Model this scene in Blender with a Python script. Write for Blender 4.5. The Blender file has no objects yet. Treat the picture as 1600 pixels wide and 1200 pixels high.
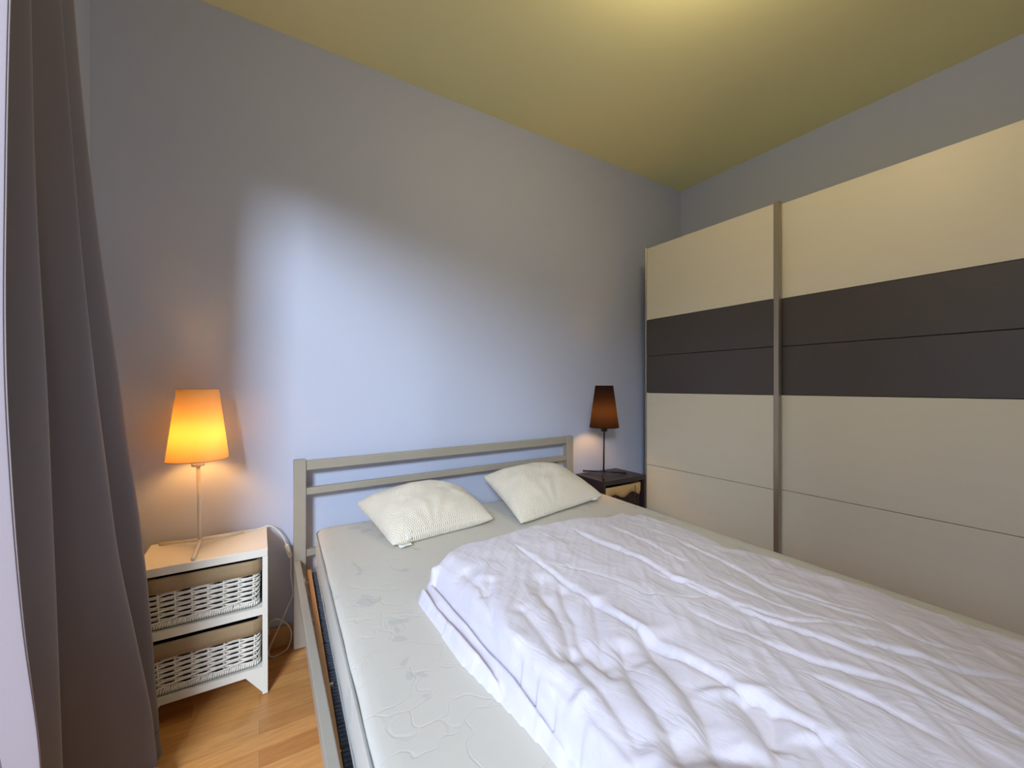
import bpy, math, random
import numpy as np
from mathutils import Vector, noise
random.seed(7)
C = bpy.context.scene.collection
PI = math.pi

# ------------------------------------------------------------------ camera, world, light, exposure
YW, XR, XL, H = 1.99, 2.769, -.503, 2.607
YB = -1.35
cam = bpy.data.cameras.new('camera'); co = bpy.data.objects.new('camera', cam); C.objects.link(co)
cam.sensor_fit = 'HORIZONTAL'; cam.sensor_width = 36; cam.lens = 637 / 1600 * 36
cam.shift_y = 3 / 1600; cam.clip_start = .02
co.location = (0, 0, 1.104); co.rotation_euler = (PI / 2, 0, -math.radians(31.8))
bpy.context.scene.camera = co
vs = bpy.context.scene.view_settings
vs.view_transform = 'Standard'; vs.look = 'None'; vs.exposure = 0.0; vs.gamma = 1; vs.use_curve_mapping = False
bpy.context.scene.cycles.max_bounces = 10
bpy.context.scene.cycles.diffuse_bounces = 6

w = bpy.data.worlds.new('world'); bpy.context.scene.world = w; w.use_nodes = True
wn = w.node_tree
bg = wn.nodes['Background']
_tc = wn.nodes.new('ShaderNodeTexCoord'); _sx = wn.nodes.new('ShaderNodeSeparateXYZ'); _cr = wn.nodes.new('ShaderNodeValToRGB')
wn.links.new(_tc.outputs['Generated'], _sx.inputs[0]); wn.links.new(_sx.outputs['Z'], _cr.inputs[0]); wn.links.new(_cr.outputs[0], bg.inputs[0])
_e = _cr.color_ramp.elements          # street and houses below, pale overcast sky above
_e[0].position = .0; _e[0].color = (.13, .13, .12, 1); _e[1].position = .30; _e[1].color = (.62, .74, 1.0, 1)
_m = _e.new(.06); _m.color = (.16, .17, .18, 1)
bg.inputs[1].default_value = 3.0

def light(name, kind, loc, energy, col, **k):
    d = bpy.data.lights.new(name, kind); o = bpy.data.objects.new(name, d); C.objects.link(o)
    o.location = loc; d.energy = energy; d.color = col
    for a, v in k.items():
        if a not in ('aim',): setattr(d, a, v)
    if 'aim' in k:
        o.rotation_euler = (Vector(k['aim']) - Vector(loc)).to_track_quat('-Z', 'Y').to_euler()
    return o
# bright sky seen through the balcony window in the left wall
light('sky_light', 'AREA', (-2.13, -2.65, 2.85), 325, (.77, .875, .975), shape='RECTANGLE', size=.95, size_y=.75, aim=(-.4, 1.0, 1.5))
_p = light('window_portal', 'AREA', (-.64, .05, 1.11), 1, (1, 1, 1), shape='RECTANGLE', size=2.4, size_y=2.2, aim=(5, .05, 1.11)); _p.data.cycles.is_portal = True
# round ceiling lamp just above the frame, gives the warm room light
light('ceiling_bulb', 'POINT', (1.12, .66, 2.40), 13, (1.0, .80, .48), shadow_soft_size=.10)

# ------------------------------------------------------------------ materials
def srgb(r, g, b):
    f = lambda c: (c / 255 / 12.92) if c / 255 <= .04045 else ((c / 255 + .055) / 1.055) ** 2.4
    return (f(r), f(g), f(b), 1)

class NT:
    def __init__(s, name):
        s.m = bpy.data.materials.new(name); s.m.use_nodes = True; s.t = s.m.node_tree
        s.b = s.t.nodes['Principled BSDF']; s.out = s.t.nodes['Material Output']
    def n(s, typ, **k):
        x = s.t.nodes.new(typ)
        for a, v in k.items():
            if a.startswith('i_'):
                x.inputs[a[2:].replace('_', ' ')].default_value = v
            else: setattr(x, a, v)
        return x
    def l(s, a, b): s.t.links.new(a, b)

def mat(name, col, rough=.6, metal=0, var=.04, scale=30, bump=0, bscale=200, spec=.5, stretch=(1, 1, 1), sheen=0):
    k = NT(name); b = k.b
    b.inputs['Roughness'].default_value = rough; b.inputs['Metallic'].default_value = metal
    b.inputs['Specular IOR Level'].default_value = spec
    if sheen: b.inputs['Sheen Weight'].default_value = sheen
    tc = k.n('ShaderNodeTexCoord'); mp = k.n('ShaderNodeMapping'); mp.inputs['Scale'].default_value = stretch
    k.l(tc.outputs['Object'], mp.inputs[0])
    nz = k.n('ShaderNodeTexNoise'); nz.inputs['Scale'].default_value = scale; nz.inputs['Detail'].default_value = 4
    k.l(mp.outputs[0], nz.inputs['Vector'])
    mx = k.n('ShaderNodeMix', data_type='RGBA')
    mx.inputs['A'].default_value = tuple(c * (1 - var) for c in col[:3]) + (1,)
    mx.inputs['B'].default_value = tuple(min(1, c * (1 + var)) for c in col[:3]) + (1,)
    k.l(nz.outputs['Fac'], mx.inputs['Factor']); k.l(mx.outputs['Result'], b.inputs['Base Color'])
    if bump:
        n2 = k.n('ShaderNodeTexNoise'); n2.inputs['Scale'].default_value = bscale; n2.inputs['Detail'].default_value = 3
        k.l(mp.outputs[0], n2.inputs['Vector'])
        bp = k.n('ShaderNodeBump'); bp.inputs['Strength'].default_value = bump; bp.inputs['Distance'].default_value = .001
        k.l(n2.outputs['Fac'], bp.inputs['Height']); k.l(bp.outputs[0], b.inputs['Normal'])
    return k.m

M = {}
M['wall'] = mat('wall_paint', srgb(185, 193, 217), .75, var=.015, scale=3, bump=.15, bscale=120)
M['ceiling'] = mat('ceiling_paint', srgb(230, 226, 172), .85, var=.01, scale=3, bump=.1, bscale=90)
M['trimwhite'] = mat('white_frame_paint', srgb(225, 225, 222), .4)
M['ns_white'] = mat('white_lacquer', srgb(226, 226, 220), .38, var=.015)
M['ns_dark'] = mat('dark_brown_lacquer', srgb(46, 36, 38), .42, var=.1, scale=8, stretch=(2, 30, 30))
M['steel'] = mat('champagne_painted_steel', srgb(164, 158, 146), .42, metal=.2, var=.03)
M['cream'] = mat('cream_laminate', srgb(217, 212, 194), .42, var=.02, scale=4, bump=.1, bscale=300, stretch=(1, 1, 8))
M['dark'] = mat('graphite_laminate', srgb(74, 68, 66), .38, var=.12, scale=220, bump=.25, bscale=300, stretch=(1, .3, 2))
M['alu'] = mat('brushed_aluminium', srgb(168, 160, 146), .35, metal=.7, var=.03)
M['curtain'] = mat('grey_blackout_fabric', srgb(88, 82, 93), .55, var=.05, scale=500, bump=.3, bscale=900, sheen=.35, spec=.6)
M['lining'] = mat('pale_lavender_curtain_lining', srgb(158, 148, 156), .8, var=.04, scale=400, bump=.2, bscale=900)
M['hem'] = mat('curtain_hem_thread', srgb(96, 88, 94), .8)
M['wicker'] = mat('white_painted_wicker', srgb(226, 224, 218), .5, var=.1, scale=60, bump=.4, bscale=300)
M['wickerdark'] = mat('dark_brown_wicker', srgb(60, 40, 32), .5, var=.2, scale=60, bump=.4, bscale=300)
M['liner'] = mat('taupe_linen', srgb(158, 138, 108), .9, var=.14, scale=90, bump=.6, bscale=500, stretch=(1, 4, 4))
M['linerbeige'] = mat('beige_linen', srgb(186, 152, 102), .9, var=.08, scale=60, bump=.4, bscale=400)
M['lampwhite'] = mat('white_lamp_metal', srgb(228, 222, 205), .4)
M['lampblack'] = mat('black_lamp_metal', srgb(22, 18, 20), .4)
M['cord'] = mat('white_cord_plastic', srgb(226, 224, 214), .45)
M['woodedge'] = mat('birch_plywood_edge', srgb(184, 132, 78), .55, var=.15, scale=20, stretch=(20, 1, 20))
M['slat'] = mat('pale_birch_slat', srgb(206, 180, 140), .5, var=.08, scale=12, stretch=(1, 20, 20))
M['cap'] = mat('slate_blue_rubber', srgb(70, 78, 92), .6, var=.06)
M['tag'] = mat('white_care_tag', srgb(225, 226, 220), .7)
M['tagink'] = mat('grey_tag_ink', srgb(110, 116, 116), .8)
M['base'] = mat('wood_skirting', srgb(190, 148, 92), .45, var=.14, scale=14, stretch=(1, 20, 20))
M['piping'] = mat('grey_piping', srgb(150, 150, 148), .7)
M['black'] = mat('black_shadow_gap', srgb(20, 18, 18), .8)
M['opal'] = mat('opal_glass', srgb(240, 232, 210), .3)

def emission(name, col, strength):
    k = NT(name); k.b.inputs['Base Color'].default_value = col
    k.b.inputs['Emission Color'].default_value = col; k.b.inputs['Emission Strength'].default_value = strength
    return k.m
M['bulb'] = emission('lit_bulb', (1, .48, .11, 1), 185)
M['opal'] = emission('lit_opal_glass', (1, .80, .5, 1), 3)

def shade_mat(name, col, trans, thread=600):
    k = NT(name); t = k.t
    t.nodes.remove(k.b)
    d = k.n('ShaderNodeBsdfDiffuse'); tr = k.n('ShaderNodeBsdfTranslucent'); mx = k.n('ShaderNodeMixShader')
    tc = k.n('ShaderNodeTexCoord'); mp = k.n('ShaderNodeMapping'); mp.inputs['Scale'].default_value = (.35, .35, 2.2)
    nz = k.n('ShaderNodeTexNoise'); nz.inputs['Scale'].default_value = 130; nz.inputs['Detail'].default_value = 3
    k.l(tc.outputs['Object'], mp.inputs[0]); k.l(mp.outputs[0], nz.inputs['Vector'])
    mc = k.n('ShaderNodeMix', data_type='RGBA')
    mc.inputs['A'].default_value = tuple(c * .86 for c in trans[:3]) + (1,); mc.inputs['B'].default_value = tuple(min(1, c * 1.12) for c in trans[:3]) + (1,)
    k.l(nz.outputs['Fac'], mc.inputs['Factor'])
    d.inputs['Color'].default_value = col; k.l(mc.outputs['Result'], tr.inputs['Color'])
    mx.inputs[0].default_value = .5
    k.l(d.outputs[0], mx.inputs[1]); k.l(tr.outputs[0], mx.inputs[2]); k.l(mx.outputs[0], k.out.inputs[0])
    return k.m
M['shadecream'] = shade_mat('cream_shade_fabric', srgb(236, 214, 176), srgb(132, 108, 54))
M['shadeblack'] = shade_mat('black_shade_fabric', srgb(40, 32, 32), srgb(26, 17, 10))

# laminate floor: three-strip boards running along x
def floor_mat():
    k = NT('beech_strip_laminate'); b = k.b
    tc = k.n('ShaderNodeTexCoord')
    br = k.n('ShaderNodeTexBrick'); br.offset = .37; br.offset_frequency = 2
    br.inputs['Scale'].default_value = 1; br.inputs['Brick Width'].default_value = .52; br.inputs['Row Height'].default_value = .066
    br.inputs['Mortar Size'].default_value = .0005; br.inputs['Bias'].default_value = 0
    br.inputs['Color1'].default_value = srgb(228, 170, 104); br.inputs['Color2'].default_value = srgb(196, 134, 74)
    br.inputs['Mortar'].default_value = srgb(164, 116, 66)
    k.l(tc.outputs['Object'], br.inputs['Vector'])
    mp = k.n('ShaderNodeMapping'); mp.inputs['Scale'].default_value = (1.6, 16, 1)
    nz = k.n('ShaderNodeTexNoise'); nz.inputs['Scale'].default_value = 6; nz.inputs['Detail'].default_value = 6; nz.inputs['Distortion'].default_value = .8
    k.l(tc.outputs['Object'], mp.inputs[0]); k.l(mp.outputs[0], nz.inputs['Vector'])
    cr = k.n('ShaderNodeValToRGB'); cr.color_ramp.elements[0].position = .3; cr.color_ramp.elements[0].color = (.66, .6, .52, 1)
    cr.color_ramp.elements[1].position = .65; cr.color_ramp.elements[1].color = (1, 1, 1, 1)
    k.l(nz.outputs['Fac'], cr.inputs[0])
    mx = k.n('ShaderNodeMix', data_type='RGBA', blend_type='MULTIPLY'); mx.inputs['Factor'].default_value = .55
    k.l(br.outputs['Color'], mx.inputs['A']); k.l(cr.outputs[0], mx.inputs['B']); k.l(mx.outputs['Result'], b.inputs['Base Color'])
    b.inputs['Roughness'].default_value = .33
    return k.m
M['floor'] = floor_mat()

# quilted jacquard mattress ticking
def ticking():
    k = NT('quilted_jacquard_ticking'); b = k.b
    tc = k.n('ShaderNodeTexCoord')
    nz = k.n('ShaderNodeTexNoise'); nz.inputs['Scale'].default_value = 7; nz.inputs['Detail'].default_value = 2
    k.l(tc.outputs['Object'], nz.inputs['Vector'])
    ad = k.n('ShaderNodeMix', data_type='VECTOR'); ad.inputs['Factor'].default_value = .24
    k.l(tc.outputs['Object'], ad.inputs['A']); k.l(nz.outputs['Color'], ad.inputs['B'])
    vo = k.n('ShaderNodeTexVoronoi', feature='DISTANCE_TO_EDGE'); vo.inputs['Scale'].default_value = 12
    mp = k.n('ShaderNodeMapping'); mp.inputs['Scale'].default_value = (.55, 1.35, .4); mp.inputs['Rotation'].default_value = (0, 0, .25)
    k.l(ad.outputs['Result'], mp.inputs[0]); k.l(mp.outputs[0], vo.inputs['Vector'])
    r1 = k.n('ShaderNodeMapRange'); r1.inputs['From Max'].default_value = .026; k.l(vo.outputs['Distance'], r1.inputs['Value'])
    # leaf shapes
    v2 = k.n('ShaderNodeTexVoronoi'); v2.inputs['Scale'].default_value = 15; 
    m2 = k.n('ShaderNodeMapping'); m2.inputs['Scale'].default_value = (1, .30, 1); m2.inputs['Rotation'].default_value = (0, 0, .9)
    k.l(ad.outputs['Result'], m2.inputs[0]); k.l(m2.outputs[0], v2.inputs['Vector'])
    r2 = k.n('ShaderNodeMapRange'); r2.inputs['From Min'].default_value = .20; r2.inputs['From Max'].default_value = .24
    k.l(v2.outputs['Distance'], r2.inputs['Value'])
    mx = k.n('ShaderNodeMix', data_type='RGBA')
    mx.inputs['A'].default_value = srgb(190, 190, 186); mx.inputs['B'].default_value = srgb(202, 200, 193)
    k.l(r2.outputs[0], mx.inputs['Factor']); k.l(mx.outputs['Result'], b.inputs['Base Color'])
    fine = k.n('ShaderNodeTexNoise'); fine.inputs['Scale'].default_value = 500; k.l(tc.outputs['Object'], fine.inputs['Vector'])
    b1 = k.n('ShaderNodeBump'); b1.inputs['Strength'].default_value = .4; b1.inputs['Distance'].default_value = .0013
    k.l(r1.outputs[0], b1.inputs['Height'])
    b2 = k.n('ShaderNodeBump'); b2.inputs['Strength'].default_value = .15; b2.inputs['Distance'].default_value = .001
    k.l(fine.outputs['Fac'], b2.inputs['Height']); k.l(b1.outputs[0], b2.inputs['Normal'])
    k.l(b2.outputs[0], b.inputs['Normal'])
    b.inputs['Roughness'].default_value = .55
    return k.m
M['ticking'] = ticking()

# honeycomb knit pillow cover
def pillow_mat():
    k = NT('waffle_knit_cover'); b = k.b
    tc = k.n('ShaderNodeTexCoord'); uv = tc.outputs['UV']
    sx = k.n('ShaderNodeSeparateXYZ'); k.l(uv, sx.inputs[0])
    def tri(sock, n, other, sgn):
        a = k.n('ShaderNodeMath', operation='MULTIPLY'); k.l(sock, a.inputs[0]); a.inputs[1].default_value = n
        o = k.n('ShaderNodeMath', operation='MULTIPLY'); k.l(other, o.inputs[0]); o.inputs[1].default_value = n * .72 * sgn
        s_ = k.n('ShaderNodeMath', operation='ADD'); k.l(a.outputs[0], s_.inputs[0]); k.l(o.outputs[0], s_.inputs[1])
        f = k.n('ShaderNodeMath', operation='SINE'); k.l(s_.outputs[0], f.inputs[0]); return f.outputs[0]
    s1 = tri(sx.outputs['X'], 2 * PI * 42, sx.outputs['Y'], 1); s2 = tri(sx.outputs['X'], 2 * PI * 42, sx.outputs['Y'], -1)
    m = k.n('ShaderNodeMath', operation='ADD'); k.l(s1, m.inputs[0]); k.l(s2, m.inputs[1])
    bp = k.n('ShaderNodeBump'); bp.inputs['Strength'].default_value = .55; bp.inputs['Distance'].default_value = .0012
    k.l(m.outputs[0], bp.inputs['Height']); k.l(bp.outputs[0], b.inputs['Normal'])
    b.inputs['Base Color'].default_value = srgb(224, 217, 203); b.inputs['Roughness'].default_value = .8
    b.inputs['Sheen Weight'].default_value = .1
    return k.m
M['pillow'] = pillow_mat()

def duvet_mat():
    k = NT('white_cotton_cover'); b = k.b
    tc = k.n('ShaderNodeTexCoord')
    mp = k.n('ShaderNodeMapping'); mp.inputs['Rotation'].default_value = (0, 0, .62); mp.inputs['Scale'].default_value = (2.4, .8, 1)
    nz = k.n('ShaderNodeTexNoise'); nz.inputs['Scale'].default_value = 8; nz.inputs['Detail'].default_value = 4; nz.inputs['Distortion'].default_value = 1.0
    k.l(tc.outputs['Object'], mp.inputs[0]); k.l(mp.outputs[0], nz.inputs['Vector'])
    n2 = k.n('ShaderNodeTexNoise'); n2.inputs['Scale'].default_value = 700; k.l(tc.outputs['Object'], n2.inputs['Vector'])
    b1 = k.n('ShaderNodeBump'); b1.inputs['Strength'].default_value = .5; b1.inputs['Distance'].default_value = .009
    sb_ = k.n('ShaderNodeMath', operation='SUBTRACT'); sb_.inputs[1].default_value = .5; k.l(nz.outputs['Fac'], sb_.inputs[0])
    ab_ = k.n('ShaderNodeMath', operation='ABSOLUTE'); k.l(sb_.outputs[0], ab_.inputs[0])
    pw_ = k.n('ShaderNodeMath', operation='POWER'); pw_.inputs[1].default_value = .8; k.l(ab_.outputs[0], pw_.inputs[0])
    k.l(pw_.outputs[0], b1.inputs['Height'])
    b2 = k.n('ShaderNodeBump'); b2.inputs['Strength'].default_value = .12; b2.inputs['Distance'].default_value = .001
    k.l(n2.outputs['Fac'], b2.inputs['Height']); k.l(b1.outputs[0], b2.inputs['Normal']); k.l(b2.outputs[0], b.inputs['Normal'])
    b.inputs['Base Color'].default_value = srgb(214, 211, 224); b.inputs['Roughness'].default_value = .85
    b.inputs['Sheen Weight'].default_value = .1
    return k.m
M['duvet'] = duvet_mat()

# ------------------------------------------------------------------ mesh helpers
class MB:
    def __init__(s): s.v = []; s.f = []; s.sm = []; s.uv = None
    def add(s, vs_, fs, smooth=False):
        o = len(s.v); s.v += [tuple(p) for p in vs_]
        for f in fs: s.f.append(tuple(i + o for i in f)); s.sm.append(smooth)
        return s
    def box(s, x0, x1, y0, y1, z0, z1, b=0.0):
        if b <= 0:
            v = [(x, y, z) for x in (x0, x1) for y in (y0, y1) for z in (z0, z1)]
            return s.add(v, [(0, 1, 3, 2), (4, 6, 7, 5), (0, 4, 5, 1), (2, 3, 7, 6), (0, 2, 6, 4), (1, 5, 7, 3)])
        # chamfered box: 24 verts
        X, Y, Z = (x0, x1), (y0, y1), (z0, z1); v = []; idx = {}
        for i in (0, 1):
            for j in (0, 1):
                for k in (0, 1):
                    sx, sy, sz = (b if i == 0 else -b), (b if j == 0 else -b), (b if k == 0 else -b)
                    idx[i, j, k, 0] = len(v); v.append((X[i], Y[j] + sy, Z[k] + sz))
                    idx[i, j, k, 1] = len(v); v.append((X[i] + sx, Y[j], Z[k] + sz))
                    idx[i, j, k, 2] = len(v); v.append((X[i] + sx, Y[j] + sy, Z[k]))
        f = []
        for i in (0, 1):
            q = [idx[i, 0, 0, 0], idx[i, 1, 0, 0], idx[i, 1, 1, 0], idx[i, 0, 1, 0]]; f.append(q if i else q[::-1])
            q = [idx[0, i, 0, 1], idx[0, i, 1, 1], idx[1, i, 1, 1], idx[1, i, 0, 1]]; f.append(q if i else q[::-1])
            q = [idx[0, 0, i, 2], idx[1, 0, i, 2], idx[1, 1, i, 2], idx[0, 1, i, 2]]; f.append(q if i else q[::-1])
        for i in (0, 1):
            for j in (0, 1):
                f.append([idx[i, j, 0, 0], idx[i, j, 1, 0], idx[i, j, 1, 1], idx[i, j, 0, 1]])
                f.append([idx[i, 0, j, 0], idx[i, 1, j, 0], idx[i, 1, j, 2], idx[i, 0, j, 2]])
                f.append([idx[0, i, j, 1], idx[1, i, j, 1], idx[1, i, j, 2], idx[0, i, j, 2]])
                for k in (0, 1): f.append([idx[i, j, k, 0], idx[i, j, k, 1], idx[i, j, k, 2]])
        return s.add(v, f)
    def tube(s, pts, r, n=8, closed=False, caps=True, flat=1.0):
        P = [Vector(p) for p in pts]; m = len(P); rings = []
        up = None
        for i, p in enumerate(P):
            a = P[(i - 1) % m] if (i or closed) else p; c = P[(i + 1) % m] if (i < m - 1 or closed) else p
            t = (c - a).normalized()
            if up is None:
                up = Vector((0, 0, 1)) if abs(t.z) < .9 else Vector((1, 0, 0))
            up = (up - t * up.dot(t)).normalized(); sd = t.cross(up)
            rr = r[i] if isinstance(r, (list, tuple)) else r
            rings.append([p + up * math.cos(2 * PI * k / n) * rr + sd * math.sin(2 * PI * k / n) * rr * flat for k in range(n)])
        v = [q for R_ in rings for q in R_]; f = []
        for i in range(m if closed else m - 1):
            for k in range(n):
                j = (i + 1) % m
                f.append((i * n + k, i * n + (k + 1) % n, j * n + (k + 1) % n, j * n + k))
        if caps and not closed:
            f.append(tuple(range(n))[::-1]); f.append(tuple((m - 1) * n + k for k in range(n)))
        return s.add(v, f, True)
    def lathe(s, prof, cx, cy, n=48, caps=False):
        v = [(cx + r * math.cos(2 * PI * k / n), cy + r * math.sin(2 * PI * k / n), z) for r, z in prof for k in range(n)]
        f = [(i * n + k, i * n + (k + 1) % n, (i + 1) * n + (k + 1) % n, (i + 1) * n + k) for i in range(len(prof) - 1) for k in range(n)]
        if caps: f += [tuple(range(n))[::-1], tuple((len(prof) - 1) * n + k for k in range(n))]
        return s.add(v, f, True)
    def grid(s, P, smooth=True):
        a = len(P); b = len(P[0]); v = [q for row in P for q in row]
        return s.add(v, [(i * b + j, i * b + j + 1, (i + 1) * b + j + 1, (i + 1) * b + j) for i in range(a - 1) for j in range(b - 1)], smooth)
    def build(s, name, material, parent=None, autosmooth=None):
        me = bpy.data.meshes.new(name); me.from_pydata(s.v, [], s.f); me.materials.append(material)
        me.polygons.foreach_set('use_smooth', s.sm)
        me.update()
        import bmesh
        b = bmesh.new(); b.from_mesh(me); bmesh.ops.recalc_face_normals(b, faces=b.faces)
        b.to_mesh(me); b.free()
        o = bpy.data.objects.new(name, me); C.objects.link(o)
        if parent is not None:
            o.parent = parent
            d = off(parent)
            if d.length > 0:
                me.transform(__import__('mathutils').Matrix.Translation(-d))
        return o
def off(p):
    d = Vector((0, 0, 0))
    while p is not None:
        d += p.location; p = p.parent
    return d
def empty(name, loc, label, cat, group=None):
    o = bpy.data.objects.new(name, None); C.objects.link(o); o.location = loc; o.empty_display_size = .05
    o['label'] = label; o['category'] = cat
    if group: o['group'] = group
    return o
def tag(o, label, cat, group=None):
    o['label'] = label; o['category'] = cat
    if group: o['group'] = group
    return o
def struct(o): o['kind'] = 'structure'; return o
def rnd(o, w_=.003, seg=2):
    m = o.modifiers.new('bevel', 'BEVEL'); m.width = w_; m.segments = seg; m.limit_method = 'ANGLE'; return o

F_, A_, ZC = 637., math.radians(31.8), 1.104
def un(px, py, z):
    a = (px - 800) / F_; b = -(py - 603) / F_; t = (z - ZC) / b
    return (t * (math.sin(A_) + a * math.cos(A_)), t * (math.cos(A_) - a * math.sin(A_)))

# ------------------------------------------------------------------ room shell
T = .12
struct(MB().box(XL - T, XR + T, YB - T, YW + T, -.1, 0).build('floor', M['floor']))
struct(MB().box(XL - T, XR + T, YB - T, YW + T, H, H + .1).build('ceiling', M['ceiling']))
struct(MB().box(XL - T, XR + T, YW, YW + T, 0, H).build('wall_back', M['wall']))
struct(MB().box(XR, XR + T, YB, YW, 0, H).build('wall_right', M['wall']))
struct(MB().box(XL - T, XR + T, YB - T, YB, 0, H).build('wall_front', M['wall']))
WY0, WY1, WZ0, WZ1 = -1.15, 1.25, .02, 2.20
wl = MB().box(XL - T, XL, WY1, YW, 0, H).box(XL - T, XL, YB, WY0, 0, H).box(XL - T, XL, WY0, WY1, WZ1, H).box(XL - T, XL, WY0, WY1, 0, WZ0)
struct(wl.build('wall_left', M['wall']))
wf = MB()
fx0, fx1 = XL - .09, XL - .03
for a, b_ in ((WY0, WY0 + .06), (WY1 - .06, WY1), (-.64, -.58)): wf.box(fx0, fx1, a, b_, WZ0, WZ1)
wf.box(fx0, fx1, WY0, WY1, WZ0, WZ0 + .07).box(fx0, fx1, WY0, WY1, WZ1 - .06, WZ1)
win = struct(wf.build('window_1', M['trimwhite']))
gk = NT('window_glass'); gk.t.nodes.remove(gk.b)
gt = gk.n('ShaderNodeBsdfTransparent'); gg = gk.n('ShaderNodeBsdfGlossy'); gg.inputs['Roughness'].default_value = .02; gm = gk.n('ShaderNodeMixShader'); gm.inputs[0].default_value = .05
gk.l(gt.outputs[0], gm.inputs[1]); gk.l(gg.outputs[0], gm.inputs[2]); gk.l(gm.outputs[0], gk.out.inputs[0])
MB().box(XL - .064, XL - .058, WY0 + .05, WY1 - .05, WZ0 + .06, WZ1 - .05).build('pane', gk.m, win)
struct(rnd(MB().box(XL, XR, YW - .014, YW, 0, .086).build('baseboard_back', M['base']), .004))
struct(MB().box(XL, XL + .014, WY1 + .02, YW - .014, 0, .086).build('baseboard_left', M['base']))
struct(MB().box(XR - .014, XR, YB, YW - .014, 0, .086).build('baseboard_right', M['base']))
struct(MB().box(XL, XR - .014, YB, YB + .014, 0, .086).build('baseboard_front', M['base']))

# ------------------------------------------------------------------ ceiling lamp (just above the frame)
cl = empty('ceiling_lamp', (1.12, .66, H), 'round opal glass ceiling lamp, lit, mounted flat on the ceiling', 'ceiling lamp')
MB().lathe([(.001, H - .001), (.15, H - .001), (.15, H - .03), (.001, H - .03)], 1.12, .66).build('mounting_plate', M['trimwhite'], cl)
MB().lathe([(.14, H - .031), (.135, H - .06), (.10, H - .09), (.05, H - .103), (.001, H - .106)], 1.12, .66).build('glass_bowl', M['opal'], cl)

# ------------------------------------------------------------------ curtain
def hd(deg, y): return (y * math.tan(math.radians(deg)), y)
def ip(z, zz, vv): return float(np.interp(z, zz, vv))
lv = []
for z in (.012, .07, .2, .4, .65, .9, 1.15, 1.5, 1.8, 2.1, 2.42):
    r1 = hd(ip(z, [.1, .39, .75, 1.1, 1.46, 1.82, 2.4], [-17.0, -17.4, -18.7, -19.3, -19.25, -19.1, -18.6]), ip(z, [0, .4, 1.1, 2.4], [1.20, 1.17, 1.13, 1.10]))
    r0 = (ip(z, [0, .35, .6, 1.0, 2.4], [-.395, -.412, -.445, -.470, -.470]), r1[1] - .004)
    r2 = hd(ip(z, [.0, .28, .69, 1.1, 1.52, 1.94, 2.4], [-15.9, -16.1, -16.4, -16.9, -17.6, -18.05, -18.2]), ip(z, [0, 1.1, 2.4], [1.34, 1.28, 1.22]))
    r3 = hd(ip(z, [0, .15, .64, 1.1, 1.58, 2.05, 2.4], [-9.2, -9.5, -12.1, -13.7, -15.2, -16.3, -16.8]), ip(z, [0, .3, 1.1, 2.4], [1.49, 1.50, 1.44, 1.34]))
    r4 = hd(ip(z, [0, .57, 1.1, 1.64, 2.17, 2.4], [-9.0, -10.2, -12.1, -14.1, -15.35, -15.9]), ip(z, [0, 1.1, 2.4], [1.62, 1.60, 1.52]))
    v1 = (-.484, r1[1] + .02); v2 = (ip(z, [0, .6, 2.4], [-.465, -.48, -.486]), r2[1] + .015)
    v3 = (ip(z, [0, .6, 2.4], [-.36, -.44, -.480]), r3[1] + .02); e = (ip(z, [0, .6, 2.4], [-.40, -.45, -.485]), min(r4[1] + .06, 1.68))
    mid = lambda a, b: (a[0] + (b[0] - a[0]) * .66, a[1] + (b[1] - a[1]) * .40)
    lv.append((z, [r0, r1, v1, mid(v1, r2), r2, v2, mid(v2, r3), r3, v3, mid(v3, r4), r4, e]))
def catmull(P, t):
    n = len(P) - 1; i = min(int(t * n), n - 1); f = t * n - i
    p0, p1, p2, p3 = [np.array(P[max(0, min(n, i + d))], float) for d in (-1, 0, 1, 2)]
    # cubic with tension, ridges stay rather crisp
    m1, m2 = (p2 - p0) * .30, (p3 - p1) * .30
    return (2 * f ** 3 - 3 * f * f + 1) * p1 + (f ** 3 - 2 * f * f + f) * m1 + (-2 * f ** 3 + 3 * f * f) * p2 + (f ** 3 - f * f) * m2
zs = [l[0] for l in lv]
def curtain_pt(t, z):
    cols = [catmull(l[1], t) for l in lv]
    # pchip-like linear/cos interpolation in z
    for i in range(len(zs) - 1):
        if z <= zs[i + 1] or i == len(zs) - 2:
            f = (z - zs[i]) / (zs[i + 1] - zs[i])
            a, b_ = cols[i], cols[i + 1]
            m1 = (cols[i + 1] - cols[i - 1]) / (zs[i + 1] - zs[i - 1]) if i > 0 else (b_ - a) / (zs[i + 1] - zs[i])
            m2 = (cols[i + 2] - cols[i]) / (zs[i + 2] - zs[i]) if i < len(zs) - 2 else (b_ - a) / (zs[i + 1] - zs[i])
            h = zs[i + 1] - zs[i]
            p = (2 * f ** 3 - 3 * f * f + 1) * a + (f ** 3 - 2 * f * f + f) * h * m1 + (-2 * f ** 3 + 3 * f * f) * b_ + (f ** 3 - f * f) * h * m2
            return p
Z = list(np.concatenate([np.linspace(.012, .07, 8)[:-1], np.linspace(.07, .6, 34)[:-1], np.linspace(.6, 2.42, 70)]))
NT_ = 280
rows = []
for z in Z:
    r = []
    for j in range(NT_ + 1):
        t = j / NT_; p = curtain_pt(t, z)
        wv = noise.noise(Vector((t * 10, z * 1.1, 3.1))) * .005
        r.append((p[0] + wv, p[1] + wv * .3, z))
    rows.append(r)
KR = int(round(NT_ / 11))
cur = MB().grid([r[KR:] for r in rows])
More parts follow.
